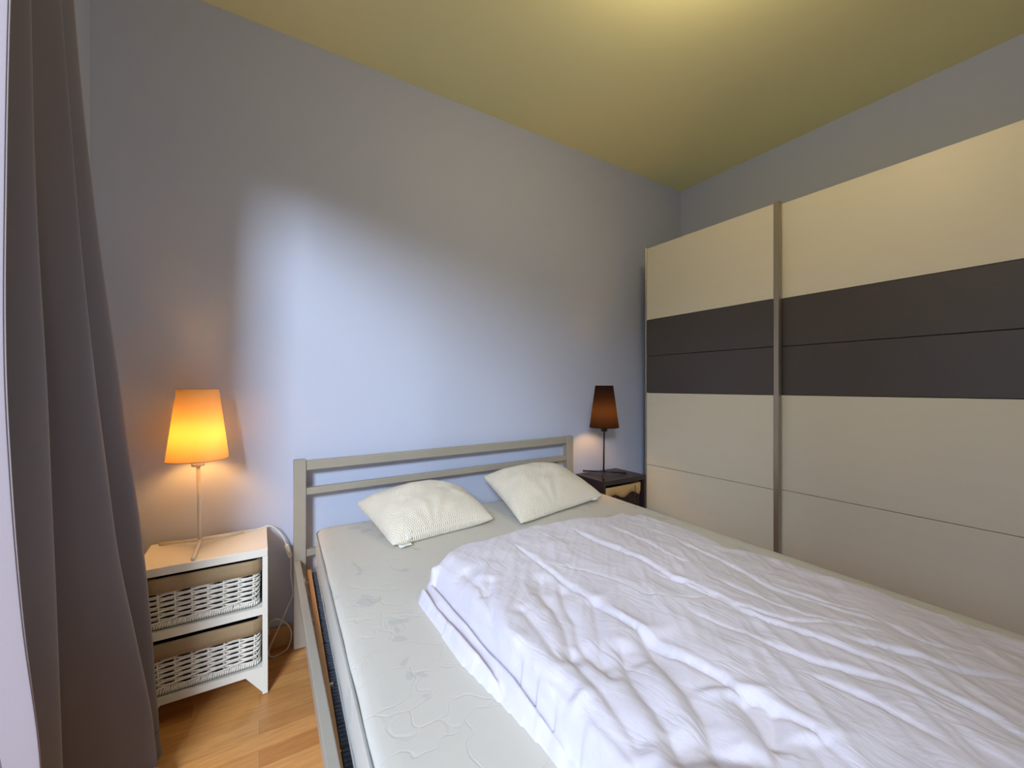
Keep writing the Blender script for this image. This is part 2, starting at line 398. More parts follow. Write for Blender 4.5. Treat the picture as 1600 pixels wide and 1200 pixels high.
# the cloth that lies folded over on the floor at the foot of the curtain
curt = empty('curtain', (-.42, 1.4, 0), 'floor-length dark grey curtain gathered beside the window at the left', 'curtain')
body = cur.build('cloth', M['curtain'], curt)
so = body.modifiers.new('thick', 'SOLIDIFY'); so.thickness = .0025; so.offset = 0
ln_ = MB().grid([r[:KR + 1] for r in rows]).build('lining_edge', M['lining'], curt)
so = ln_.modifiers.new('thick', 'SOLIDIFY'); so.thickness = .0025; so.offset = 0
pud = []
for i in range(26):
    f = i / 25; row = []
    for j in range(40):
        g = j / 39
        a = np.array(curtain_pt(.47 + .44 * g, .05))
        outw = np.array((.085, -.10)) * f * (1 - .80 * g)
        hgt = .035 * (1 - f) ** 1.1 + .028 * math.sin(PI * f) * (1 + .5 * math.sin(g * 7 + f * 3)) + .006
        row.append((a[0] - .01 + outw[0], a[1] + outw[1], hgt))
    pud.append(row)
pd_ = MB().grid(pud).build('floor_fold', M['curtain'], curt)
so = pd_.modifiers.new('thick', 'SOLIDIFY'); so.thickness = .003; so.offset = 0
st = [tuple(rows[i][int(round(.078 * NT_))][:2]) for i in range(len(Z))]
MB().tube([(p[0] + .0006, p[1] - .0020, z) for p, z in zip(st, Z)], .0006, 5).build('hem_seam', M['hem'], curt)
rodo = empty('curtain_rod', (-.42, .2, 2.44), 'round metal curtain rod above the window', 'curtain rod')
MB().tube([(-.42, -1.2, 2.45), (-.42, 1.66, 2.45)], .012, 12).build('rod', M['alu'], rodo)
for yy in (-1.1, 1.62): MB().box(XL, -.42, yy - .01, yy + .01, 2.44, 2.46).build('bracket', M['alu'], rodo)

# ------------------------------------------------------------------ wardrobe
wd = empty('wardrobe', (2.46, 1.01, 0), 'sliding-door wardrobe with cream fronts and a dark band along the right wall', 'wardrobe')
WX, WY_0, WY_1, WT = 2.16, .205, 1.822, 2.006
MB().box(WX + .004, 2.76, WY_1 - .016, WY_1, 0, WT).build('side_panel', M['cream'], wd)
MB().box(WX + .004, 2.76, WY_0 - .02, WY_0 - .002, 0, WT).build('side_panel', M['cream'], wd)
MB().box(WX + .075, 2.76, WY_0, WY_1 - .018, WT - .022, WT - .002).build('top_panel', M['cream'], wd)
MB().box(WX + .09, 2.755, WY_0, WY_1 - .018, .06, .08).build('bottom_panel', M['cream'], wd)
MB().box(2.752, 2.76, WY_0, WY_1 - .018, .08, WT - .03).build('back_panel', M['cream'], wd)
MB().box(WX + .03, WX + .05, WY_0, WY_1 - .018, 0, .055).build('plinth', M['cream'], wd)
bands = [(1.5345, 2.004, 'cream'), (1.2985, 1.5335, 'dark'), (1.0595, 1.2975, 'dark'), (.5915, 1.0585, 'cream'), (.065, .5905, 'cream')]
def door(x0, y0, y1, edge):
    d = MB().box(x0 + .016, x0 + .022, y0, y1, .065, 2.002).build('sliding_door', M['black'], wd)
    for a, b_, m in bands:
        p = MB().box(x0, x0 + .0158, y0 + .002, y1 - .002, a + .0007, b_ - .0007, .0012).build('cream_front' if m == 'cream' else 'dark_front', M[m], d)
    for a, b_ in edge:
        MB().box(x0 - .004, x0 + .024, a, b_, .06, 2.012, .0015).build('edge_profile', M['alu'], d)
    return d
door(WX, 1.030, 1.810, [(1.006, 1.030), (1.8101, 1.8155)])
door(WX + .034, .245, 1.055, [(1.0552, 1.062), (.222, .245)])

# ------------------------------------------------------------------ bed frame
bed = empty('bed_frame', (.87, .95, 0), 'champagne grey tubular metal bed frame with a railed headboard against the wall', 'bed')
hy0, hy1 = 1.912, 1.952
for x0, x1, z1 in ((.122, .168, .794), (1.578, 1.626, .800)):
    MB().box(x0, x1, hy0, hy1, .008, z1, .0022).build('headboard_post', M['steel'], bed)
MB().box(.122, .168, -.19, -.15, .008, .44, .0022).build('foot_post', M['steel'], bed)
MB().box(1.578, 1.626, -.19, -.15, .008, .44, .0022).build('foot_post', M['steel'], bed)
def bar(z0a, z1a, z0b, z1b, name):
    a, b_ = .1685, 1.5775; y0, y1 = 1.918, 1.943
    v = [(a, y0, z0a), (a, y1, z0a), (a, y1, z1a), (a, y0, z1a), (b_, y0, z0b), (b_, y1, z0b), (b_, y1, z1b), (b_, y0, z1b)]
    o = MB().add(v, [(0, 3, 2, 1), (4, 5, 6, 7), (0, 1, 5, 4), (1, 2, 6, 5), (2, 3, 7, 6), (3, 0, 4, 7)]).build(name, M['steel'], bed)
    return rnd(o, .002)
bar(.748, .788, .758, .798, 'top_rail'); bar(.644, .673, .655, .684, 'middle_rail'); bar(.384, .412, .392, .420, 'lower_rail')
def rail(xa, xb, w_):
    # side rail, slightly splayed
    v = []
    for y, x in ((1.910, xa), (-.148, xb)):
        v += [(x, y, .338), (x + w_, y, .338), (x + w_, y, .378), (x, y, .378)]
    o = MB().add(v, [(0, 3, 2, 1), (4, 5, 6, 7), (0, 1, 5, 4), (1, 2, 6, 5), (2, 3, 7, 6), (3, 0, 4, 7)]).build('side_rail', M['steel'], bed)
    return rnd(o, .003)
rail(.122, .096, .024); rail(1.640, 1.620, .028)
MB().box(.169, 1.577, -.182, -.156, .34, .38).build('foot_rail', M['steel'], bed)
for yy in (1.45, 1.12):   # small brackets between rail and slatted base
    MB().box(.143, .160, yy - .003, yy + .003, .335, .350).build('bracket', M['steel'], bed)
for x in (.135, 1.60):
    MB().box(x + .008, x + .026, 1.75, 1.77, .30, .345).build('support_stub', M['steel'], bed)

# everything lying in the frame is turned by 2.3 degrees
RA = math.radians(-2.3); RO = (.202, 1.885)
def rot(x, y):
    c, s_ = math.cos(RA), math.sin(RA); return (RO[0] + x * c - y * s_, RO[1] + x * s_ + y * c)
def rmb(mb):
    mb.v = [(*rot(x, y), z) for x, y, z in mb.v]; return mb
MW, ML, MZ0, MZ1 = 1.427, 2.0, .352, .510

# slatted base (local x 0..MW, y 0..-ML)
sb = empty('slatted_base', (.9, .9, .31), 'slatted bed base with plywood edge and slate blue slat holders under the mattress', 'bed base')
for x0 in (-.034, MW - .016):
    rmb(MB().box(x0, x0 + .014, -1.99, -.03, .312, .352)).build('side_rail', M['woodedge'], sb)
for i in range(15):
    y = -.10 - i * .1335
    rmb(MB().box(.035, MW - .035, y - .026, y + .030, .330, .338)).build('slat', M['slat'], sb)
    for x0, x1 in ((-.0185, .036), (MW - .052, MW - .018)):
        c = MB()
        for q in (-.029, .0355):
            c.box(x0, x1, y + q - .0295, y + q + .0295, .3275, .3415, .003)
            for rr in range(4):
                c.box(x0 + .002, x1 - .002, y + q - .022 + rr * .013, y + q - .017 + rr * .013, .3415, .3437, .0008)
        rmb(c).build('slat_holder', M['cap'], sb)
# dark under-slat webbing

# ------------------------------------------------------------------ mattress
def mattress():
    n = 10; R = .028
    nx, ny = 60, 80
    zc = (MZ0 + MZ1) / 2; hz = (MZ1 - MZ0) / 2
    # perimeter path of rounded rectangle
    cr_ = .06; per = []
    for cx, cy, a0 in ((MW - cr_, -cr_, 0), (cr_, -cr_, 90), (cr_, -ML + cr_, 180), (MW - cr_, -ML + cr_, 270)):
        for k in range(9):
            a = math.radians(a0 + k * 90 / 8); per.append((cx + cr_ * math.cos(a), cy + cr_ * math.sin(a), math.cos(a), math.sin(a)))
    # densify
    dens = []
    for i in range(len(per)):
        a = per[i]; b_ = per[(i + 1) % len(per)]; L = math.dist(a[:2], b_[:2]); m = max(1, int(L / .03))
        for k in range(m):
            f = k / m; dens.append(tuple(a[q] + (b_[q] - a[q]) * f for q in range(4)))
    prof = [(-.05, MZ0 + .0), (-.012, MZ0 + .001), (-.003, MZ0 + .006), (0, MZ0 + .012), (.002, MZ0 + .03), (.005, zc), (.002, MZ1 - .03), (0, MZ1 - .014), (-.0035, MZ1 - .0065), (-.010, MZ1 - .002), (-.02, MZ1), (-.04, MZ1 + .0006)]
    v = []; N = len(dens)
    for o_, z in prof:
        for i, (x, y, nx_, ny_) in enumerate(dens):
            wob = noise.noise(Vector((x * 9, y * 9, z * 14))) * .0022
            v.append((x + nx_ * (o_ + wob), y + ny_ * (o_ + wob), z))
    f = [(i * N + k, i * N + (k + 1) % N, (i + 1) * N + (k + 1) % N, (i + 1) * N + k) for i in range(len(prof) - 1) for k in range(N)]
    mb = MB().add(v, f, True); L = len(prof) - 1
    mb.add([v[L * N + k] for k in range(N)], [tuple(range(N))], True)
    mb.add([v[k] for k in range(N)], [tuple(range(N))[::-1]], True)
    return mb, dens
mmb, dens = mattress()
mt = rmb(mmb).build('mattress', M['ticking'])
tag(mt, 'pale quilted double mattress with a scrolling leaf pattern on the metal bed frame', 'mattress')
for z, o_ in ((MZ1 - .010, .0015), (MZ0 + .010, .0015)):
    rmb(MB().tube([(x + a * o_, y + b_ * o_, z) for x, y, a, b_ in dens], .0028, 6, closed=True)).build('piping', M['piping'], mt)

# ------------------------------------------------------------------ pillows
def pillow(name, cor, T_, label, seed, dome=(.5, .5)):
    # cor: back-left, front-left, front-right, back-right  (x,y,z mid-plane)
    n = 72; P1, P2, P3, P4 = [np.array(c, float) for c in cor]
    top, bot = [], []
    for i in range(n + 1):
        u = -1 + 2 * i / n; rt, rb = [], []
        for j in range(n + 1):
            v = -1 + 2 * j / n
            # draw edges inward between the corners
            uu = u * (1 - .055 * (1 - v * v) ); vv = v * (1 - .07 * (1 - u * u))
            cr_ = (abs(u) * abs(v)) ** 6 * .035; uu *= 1 - cr_; vv *= 1 - cr_
            s, t = (uu + 1) / 2, (vv + 1) / 2          # s left->right, t front->back
            p = (1 - s) * (1 - t) * P2 + s * (1 - t) * P3 + (1 - s) * t * P1 + s * t * P4
            prof = (max(0, 1 - abs(u) ** 2.3) ** .55) * (max(0, 1 - abs(v) ** 2.3) ** .55)
            wr = noise.noise(Vector((u * 2.3 + seed, v * 2.3, seed))) * .10 + noise.noise(Vector((u * 6 + seed, v * 5, seed * 2))) * .03
            rad = math.hypot(u - .1, v + .95)
            wr += .035 * math.sin(math.atan2(u + .25, v + 1.15) * 13 + seed) * math.exp(-((v + .75) / .45) ** 2) * (1 - u * u)
            h = T_ * prof * (1 + wr)
            q = p + np.array((0, 0, h * 1.0)); b_ = p - np.array((0, 0, h * .5))
            zmin = MZ1 + .003
            q[2] = max(q[2], zmin + .004 + .5 * (q[2] - p[2])); b_[2] = max(b_[2], zmin) if not (abs(u) == 1 or abs(v) == 1) else q[2]
            rt.append(tuple(q)); rb.append(tuple(b_))
        top.append(rt); bot.append(rb)
    b = n + 1
    vs_ = [q for r in top for q in r]; base = len(vs_); ids = {}
    for i in range(b):
        for j in range(b):
            if i in (0, n) or j in (0, n): ids[i, j] = i * b + j
            else: ids[i, j] = len(vs_); vs_.append(bot[i][j])
    f = [(i * b + j, (i + 1) * b + j, (i + 1) * b + j + 1, i * b + j + 1) for i in range(n) for j in range(n)]
    f += [(ids[i, j], ids[i, j + 1], ids[i + 1, j + 1], ids[i + 1, j]) for i in range(n) for j in range(n)]
    me = bpy.data.meshes.new(name); me.from_pydata(vs_, [], f); me.materials.append(M['pillow'])
    uvl = me.uv_layers.new(name='UVMap')
    uvmap = {}
    for i in range(b):
        for j in range(b):
            uvmap[i * b + j] = (i / n * 1.25, j / n); uvmap[ids[i, j]] = (i / n * 1.25, j / n)
    for lp in me.loops: uvl.data[lp.index].uv = uvmap[lp.vertex_index]
    me.polygons.foreach_set('use_smooth', [True] * len(me.polygons)); me.update()
    o = bpy.data.objects.new(name, me); C.objects.link(o)
    tag(o, label, 'pillow', 'pillows at the head of the bed')
    edge = [top[i][0] for i in range(0, b, 2)] + [top[n][j] for j in range(0, b, 2)] + [top[i][n] for i in range(n, -1, -2)] + [top[0][j] for j in range(n, -1, -2)]
    return o, top
pl, tl = pillow('pillow', [(.345, 1.850, .600), (.405, 1.478, .524), (.868, 1.530, .530), (.835, 1.845, .600)], .112,
    'cream waffle-knit pillow nearer the lit cream lamp, left one of two', 2.1)
pr_, tr_ = pillow('pillow', [(.970, 1.868, .638), (.925, 1.425, .524), (1.525, 1.545, .532), (1.470, 1.868, .632)], .100,
    'cream waffle-knit pillow nearer the wardrobe, right one of two', 5.7)
def care_tag(par, p0, d, up, w_, h_):
    p0, d, up = Vector(p0), Vector(d).normalized(), Vector(up).normalized()
    nrm = d.cross(up).normalized(); rows = []
    for i in range(7):
        f = i / 6
        rows.append([tuple(p0 + d * (w_ * g) + up * (h_ * f) + nrm * (.006 * math.sin(f * 4 + g * 2))) for g in (0, .25, .5, .75, 1)])
    o = MB().grid(rows).build('care_tag', M['tag'], par)
    s_ = o.modifiers.new('t', 'SOLIDIFY'); s_.thickness = .0006
    for q in range(3):
        f0 = .3 + q * .16
        MB().grid([[tuple(p0 + d * (w_ * g) + up * (h_ * f) + nrm * (.006 * math.sin(f * 4 + g * 2) + sg * .0009)) for g in (.15, .4, .6, .85)] for f in (f0, f0 + .05)]).build('print_line', M['tagink'], o) if False else None
    return o
care_tag(pl, (*un(622, 851, .520), .520), (1, .12, .1), (.15, -.75, -.10), .040, .036)
care_tag(pl, (*un(634, 846, .525), .527), (1, .12, .2), (.05, -.12, .9), .026, .028)
care_tag(pr_, (*un(922, 775, .545), .545), (1, .2, 0), (-.1, -.8, -.5), .040, .034)

# ------------------------------------------------------------------ duvet
def W(pts, z): return [un(x, y, z) for x, y in pts]
ZM = MZ1
L0 = W([(654, 922), (663, 911), (680, 904), (700, 895), (716, 884)], ZM + .03)
back = W([(760, 867), (800, 854), (830, 842), (870, 835), (900, 827), (940, 819), (965, 806), (985, 797)], ZM + .045)
right = W([(1010, 803), (1038, 812), (1096, 838), (1135, 859), (1193, 870), (1251, 889), (1309, 910), (1367, 924), (1426, 944), (1484, 966), (1542, 979), (1600, 1002)], ZM + .008)
left0 = W([(885, 1200), (840, 1150), (800, 1108), (774, 1082), (720, 1028), (680, 972), (655, 938)], ZM + .012)
endr = (right[-1][0] - .03, -.16); endl = (left0[0][0] - .03, -.16)
poly0 = L0 + back + right + [(right[-1][0] - .005, .0), endr, endl, (left0[0][0] - .01, .2)] + left0
C2 = W([(680, 909), (695, 925), (711, 941), (726, 956), (741, 973), (757, 992), (772, 1008), (790, 1027), (804, 1042), (860, 1114), (926, 1196)], ZM + .045)
def chaikin(P, n=3):
    for _ in range(n):
        Q = [P[0]]
        for a, b_ in zip(P[:-1], P[1:]):
            Q += [tuple(.75 * a[k] + .25 * b_[k] for k in (0, 1)), tuple(.25 * a[k] + .75 * b_[k] for k in (0, 1))]
        P = Q + [P[-1]]
    return P
C2 = chaikin(C2, 2)
C2e = C2 + [(C2[-1][0] - .01, .2), (C2[-1][0] - .02, -.3)]
PLn = W([(716, 888), (728, 910), (752, 944), (774, 988), (820, 1016), (840, 1048), (866, 1058), (890, 1080), (910, 1097), (970, 1158), (1003, 1200)], ZM + .105)
PLn = chaikin(PLn, 2)
PLe = PLn + [(PLn[-1][0] - .0, .2), (PLn[-1][0] - .01, -.3)]
C1 = W([(664, 915), (682, 942), (714, 978), (752, 1020), (780, 1054), (800, 1084), (815, 1112), (835, 1140)], ZM + .03)
RS = W([(985, 806), (1040, 822), (1100, 848), (1165, 880), (1227, 908), (1290, 924), (1353, 937), (1417, 962), (1464, 981), (1512, 1007), (1545, 1012), (1600, 1046)], ZM + .045)
RSe = RS + [(RS[-1][0] - .02, 0), (RS[-1][0] - .03, -.3)]

step = .0036
gx = np.arange(.26, 1.46, step); gy = np.arange(-.17, 1.42, step)
GX, GY = np.meshgrid(gx, gy, indexing='ij')
def inpoly(P):
    ins = np.zeros(GX.shape, bool); n = len(P)
    for i in range(n):
        (x0, y0), (x1, y1) = P[i], P[(i + 1) % n]
        if y0 == y1: continue
        c = ((y0 > GY) != (y1 > GY)) & (GX < (x1 - x0) * (GY - y0) / (y1 - y0) + x0)
        ins ^= c
    return ins
def dline(P, closed=False):
    """unsigned distance, sign (+ = right of walking direction), parameter 0..1"""
    best = np.full(GX.shape, 1e9); sg = np.zeros(GX.shape); pa = np.zeros(GX.shape)
    n = len(P) if closed else len(P) - 1
    Ls = [math.dist(P[i], P[(i + 1) % len(P)]) for i in range(n)]; tot = sum(Ls); acc = 0
    for i in range(n):
        (x0, y0), (x1, y1) = P[i], P[(i + 1) % len(P)]; dx, dy = x1 - x0, y1 - y0; L2 = dx * dx + dy * dy + 1e-12
        t = np.clip(((GX - x0) * dx + (GY - y0) * dy) / L2, 0, 1)
        ex, ey = GX - x0 - t * dx, GY - y0 - t * dy; d = np.hypot(ex, ey)
        cr = dy * ex - dx * ey
        m = d < best; best = np.where(m, d, best); sg = np.where(m, np.sign(cr), sg); pa = np.where(m, (acc + t * Ls[i]) / tot, pa)
        acc += Ls[i]
    return best, sg, pa
def sm(x): x = np.clip(x, 0, 1); return x * x * (3 - 2 * x)
rng = np.random.RandomState(5)
def vnoise(fx, fy, seed, ang=0):
    r = np.random.RandomState(seed); g = r.rand(128, 128)
    c, s_ = math.cos(ang), math.sin(ang)
    X = (GX * c + GY * s_) * fx + 40.3; Y = (-GX * s_ + GY * c) * fy + 40.7
    i, j = np.floor(X).astype(int), np.floor(Y).astype(int); a, b_ = sm(X - i), sm(Y - j)
    q = lambda ii, jj: g[ii % 128, jj % 128]
    return (q(i, j) * (1 - a) * (1 - b_) + q(i + 1, j) * a * (1 - b_) + q(i, j + 1) * (1 - a) * b_ + q(i + 1, j + 1) * a * b_) * 2 - 1

d0, _, _ = dline(poly0, True); in0 = inpoly(poly0); sd0 = np.where(in0, d0, -d0)
big = [(2.5, -.3), (2.5, 3), (.70, 3)]
poly2 = C2e[::-1] + [(C2[0][0] - .002, C2[0][1] + .01), (C2[0][0] + .0, 3), (2.5, 3), (2.5, -.3)]
polyP = PLe[::-1] + [(PLn[0][0] + .005, 3), (2.5, 3), (2.5, -.3)]
in2 = inpoly(poly2); inP = inpoly(polyP)
dC2, _, _ = dline(C2e); dP, _, _ = dline(PLe); dC1, _, pC1 = dline(C1); dR, sR, pR = dline(RSe)
wobble = vnoise(30, 30, 3) * .003 + vnoise(70, 70, 4) * .0015
# lower layer
h = .036 * sm((sd0 + wobble) / .018) ** .6
h += .006 * vnoise(8, 8, 11) * sm(sd0 / .03)
h -= .024 * np.exp(-(dC1 / .0065) ** 2) * sm((1 - pC1) / .2)
h -= .020 * np.exp(-(dC2 / .007) ** 2) * (~in2)
# upper layer
t = dC2 / (dC2 + dP + 1e-6)
side = .046 + .050 * np.sin(np.clip(t, 0, 1) * PI / 2)
side = side * sm((dC2 + .004) / .016) ** .5 + .0
plate = .096 + .006 * vnoise(4, 4, 21)
backd, _, _ = dline(W([(700, 893)], ZM + .03) + back + right)
def blur(a, r, n=3):
    for _ in range(n):
        for ax_ in (0, 1):
            p = np.pad(a, [(r + 1, r) if k == ax_ else (0, 0) for k in (0, 1)], mode='edge'); c = np.cumsum(p, ax_)
            a = (np.take(c, range(2 * r + 1, c.shape[ax_]), ax_) - np.take(c, range(0, c.shape[ax_] - 2 * r - 1), ax_)) / (2 * r + 1)
    return a
pm = blur(inP.astype(float), 4)
side = (.044 + .030 * sm(dC2 / .03) * (1 - pm)) * sm((dC2 + .004) / .014) ** .5
up = side * (1 - pm) + plate * pm
# thickness falls off toward the wardrobe side
ax = np.array(un(985, 803, ZM)); 
right_of = np.where(sR > 0, dR, -dR)      # positive on the left (thick) side of RS
fall = np.clip(right_of / .55, 0, 1)
up = up * (.56 + .44 * sm(fall * 1.5))
flap = .012 + .010 * (vnoise(22, 22, 31) * .5 + .5)
up = np.where(right_of > 0, flap + (up - flap) * sm(right_of / .028) ** .8, flap)
up = up * sm((sd0 + wobble * .7 + .004) / .020) ** .55
h = np.where(in2, np.maximum(up, 0), h)

def lap(pts, z, amp, ws, wl, taper=.06, flip=False):
    """a lapped fold: raised on one side of the line, falling sharply to the other"""
    global h
    P = W(pts, z) if z else pts
    d, s_, p = dline(P)
    if flip: s_ = -s_
    tp = sm(p / taper) * sm((1 - p) / taper) if taper else 1
    near = in2 & (sd0 > 0)
    amp = amp * np.clip(.75 + 1.1 * vnoise(9, 9, int(abs(P[0][0] * 1000)) % 97 + 3), .1, 1.7)
    hi = amp * np.exp(-(d / ws) ** 1.3) * sm(d / .011) * (.8 + .35 * vnoise(24, 24, 77)); lo = -amp * .7 * np.exp(-(d / wl)) - .004 * np.exp(-(d / .0055) ** 2)
    h = h + np.where(near, np.where(s_ < 0, hi, lo) * tp, 0) * sm(sd0 / .012)
def valley(pts, z, amp, w1, w2=None, taper=.12):
    global h
    d, s_, p = dline(W(pts, z)); w2 = w2 or w1
    tp = sm(p / taper) * sm((1 - p) / taper)
    w_ = np.where(s_ > 0, w1, w2)
    h = h - np.where(in2, amp * np.exp(-(d / w_) ** 1.2) * tp, 0)
def ridge(pts, z, amp, w1, w2=None, taper=.15, pw=2):
    valley_ = globals()['h']
    d, s_, p = dline(W(pts, z)); w2 = w2 or w1
    tp = sm(p / taper) * sm((1 - p) / taper); w_ = np.where(s_ > 0, w1, w2)
    globals()['h'] = valley_ + np.where(in2, amp * np.exp(-(d / w_) ** pw) * tp, 0)
ZT = ZM + .09
Aln = [(800, 855), (828, 873), (856, 892), (887, 914), (934, 946), (959, 964), (992, 982), (1020, 1001), (1047, 1018), (1091, 1042), (1130, 1064), (1149, 1081), (1185, 1097), (1240, 1125), (1274, 1143), (1306, 1171), (1334, 1197), (1380, 1240)]
lap(Aln, ZT, .0095, .022, .008, .10)
Bln = [(885, 832), (899, 835), (934, 853), (977, 874), (1012, 889), (1052, 911), (1115, 939), (1177, 971), (1230, 990), (1274, 1004), (1337, 1032), (1417, 1061), (1480, 1095), (1543, 1127), (1594, 1162), (1640, 1200)]
lap(Bln, ZT - .01, .006, .020, .008, .10)
Dln = [(1000, 820), (1052, 839), (1115, 867), (1162, 890), (1200, 912), (1242, 931), (1306, 953), (1369, 972), (1385, 984)]
lap(Dln, ZT - .02, .0035, .03, .010, .1)
lap([(874, 888), (912, 894), (959, 911), (1006, 933), (1052, 938), (1106, 936)], ZT, .005, .05, .012, .1, flip=True)
lap([(940, 822), (975, 838), (1010, 856), (1040, 876), (1090, 893)], ZT - .02, .003, .03, .012, .2)
lap([(1190, 905), (1290, 945), (1353, 962), (1440, 1010), (1530, 1030), (1537, 1036)], ZT - .03, .004, .04, .012, .15)
lap([(1100, 905), (1180, 940), (1260, 975), (1330, 990), (1400, 1000)], ZT - .02, .0022, .03, .01, .2)
lap([(1000, 905), (1080, 925), (1150, 960), (1230, 985), (1370, 995)], ZT - .02, .0022, .03, .01, .2)
lap([(1060, 960), (1160, 1000), (1280, 1050), (1400, 1080), (1520, 1140)], ZT - .01, .003, .05, .02, .2)
lap([(1250, 1060), (1330, 1095), (1420, 1140), (1500, 1190)], ZT - .01, .003, .05, .02, .2)
lap([(1300, 1010), (1400, 1030), (1480, 1050), (1600, 1060)], ZT - .02, .003, .05, .02, .2)
# flutes of the near left half
valley([(998, 985), (1034, 1034), (1075, 1084), (1100, 1125), (1122, 1180), (1140, 1225)], ZT, .024, .018, .040)
valley([(968, 1000), (975, 1030), (990, 1070), (1025, 1114), (1047, 1152), (1067, 1197), (1085, 1230)], ZT, .018, .015, .036)
valley([(880, 1005), (910, 1048), (940, 1081), (962, 1112), (990, 1150), (1010, 1190)], ZT, .013, .014, .026)
valley([(905, 1085), (937, 1125), (970, 1158), (1003, 1200), (1020, 1230)], ZT, .009, .012, .022)
valley([(1152, 1084), (1185, 1130), (1207, 1169), (1221, 1200), (1235, 1235)], ZT, .020, .022, .034)
valley([(1205, 1107), (1210, 1140), (1211, 1165)], ZT, .010, .012, .014)
valley([(876, 912), (880, 940), (898, 970), (904, 1000), (920, 1020), (940, 1040), (975, 1075)], ZT, .015, .013, .028)
valley([(846, 897), (842, 928), (864, 952), (880, 980), (890, 1010), (912, 1042)], ZT, .013, .014, .026)
valley([(924, 936), (934, 980), (940, 1020), (950, 1050)], ZT, .012, .014, .022)
valley([(766, 905), (764, 936), (774, 988)], ZT, .012, .02, .012)
valley([(800, 1000), (830, 1035), (870, 1060), (905, 1090)], ZT, .012, .022, .014)
valley([(724, 890), (735, 905), (752, 922), (760, 935)], ZT, .010, .012, .016)
valley([(810, 950), (840, 985), (865, 1020), (890, 1040)], ZT, .008, .016, .02)
valley([(1260, 1150), (1290, 1190), (1310, 1240)], ZT, .012, .02, .03)
ridge([(905, 1120), (950, 1160), (985, 1205)], ZT, .006, .02)
ridge([(1000, 1030), (1050, 1100), (1085, 1170)], ZT, .008, .03)
ridge([(1110, 1070), (1150, 1130), (1175, 1190)], ZT, .010, .035)
# soft wrinkles following the folds
ang = math.radians(58)
inn = in2 & (sd0 > .01)
wk = (1 - np.abs(vnoise(26, 6, 41, -.62)) * 2) * .0022 + (1 - np.abs(vnoise(55, 10, 42, -.8)) * 2) * .0012 + vnoise(12, 5, 43, -.6) * .004 + vnoise(26, 26, 44) * .0012 + (1 - np.abs(vnoise(14, 14, 45, .3)) * 2) * .0014
h += np.where(inn, wk, .4 * wk) * sm(sd0 / .03)
# gathers along the flap and the hem at its edge
gat = np.abs(np.sin(pR * 190 + vnoise(9, 9, 51) * 3)) * .004 * np.exp(-np.abs(right_of + .01) / .03)
h += np.where(sd0 > .004, gat, 0)
h = np.maximum(h, np.where(sd0 > 0, .004, -1))
h = np.where(sd0 <= 0, -.004, h)
# a touch of smoothing
for _ in range(1):
    k_ = h.copy(); k_[1:-1, 1:-1] = h[1:-1, 1:-1] * .5 + (h[:-2, 1:-1] + h[2:, 1:-1] + h[1:-1, :-2] + h[1:-1, 2:]) * .125; h = k_
keep = sd0 > -.006
ids = -np.ones(GX.shape, int); vs_ = []
nxg, nyg = GX.shape
cellk = keep[:-1, :-1] & keep[1:, :-1] & keep[:-1, 1:] & keep[1:, 1:]
use = np.zeros(GX.shape, bool)
use[:-1, :-1] |= cellk; use[1:, :-1] |= cellk; use[:-1, 1:] |= cellk; use[1:, 1:] |= cellk
ii, jj = np.nonzero(use); ids[ii, jj] = np.arange(len(ii)); nV = len(ii)
top = np.stack([GX[ii, jj], GY[ii, jj], MZ1 + .0015 + h[ii, jj]], 1)
botv = np.stack([GX[ii, jj], GY[ii, jj], np.full(nV, MZ1 - .004)], 1)
verts = np.concatenate([top, botv]).tolist(); faces = []
ci, cj = np.nonzero(cellk)
for a, b_ in zip(ci, cj):
    q = (ids[a, b_], ids[a + 1, b_], ids[a + 1, b_ + 1], ids[a, b_ + 1]); faces.append(tuple(map(int, q)))
    faces.append(tuple(int(x) + nV for x in q[::-1]))
me = bpy.data.meshes.new('duvet'); me.from_pydata(verts, [], faces); me.materials.append(M['duvet'])
me.polygons.foreach_set('use_smooth', [True] * len(me.polygons)); me.update()
dv = bpy.data.objects.new('duvet', me); C.objects.link(dv)
tag(dv, 'crumpled folded white cotton duvet lying across the mattress', 'duvet')

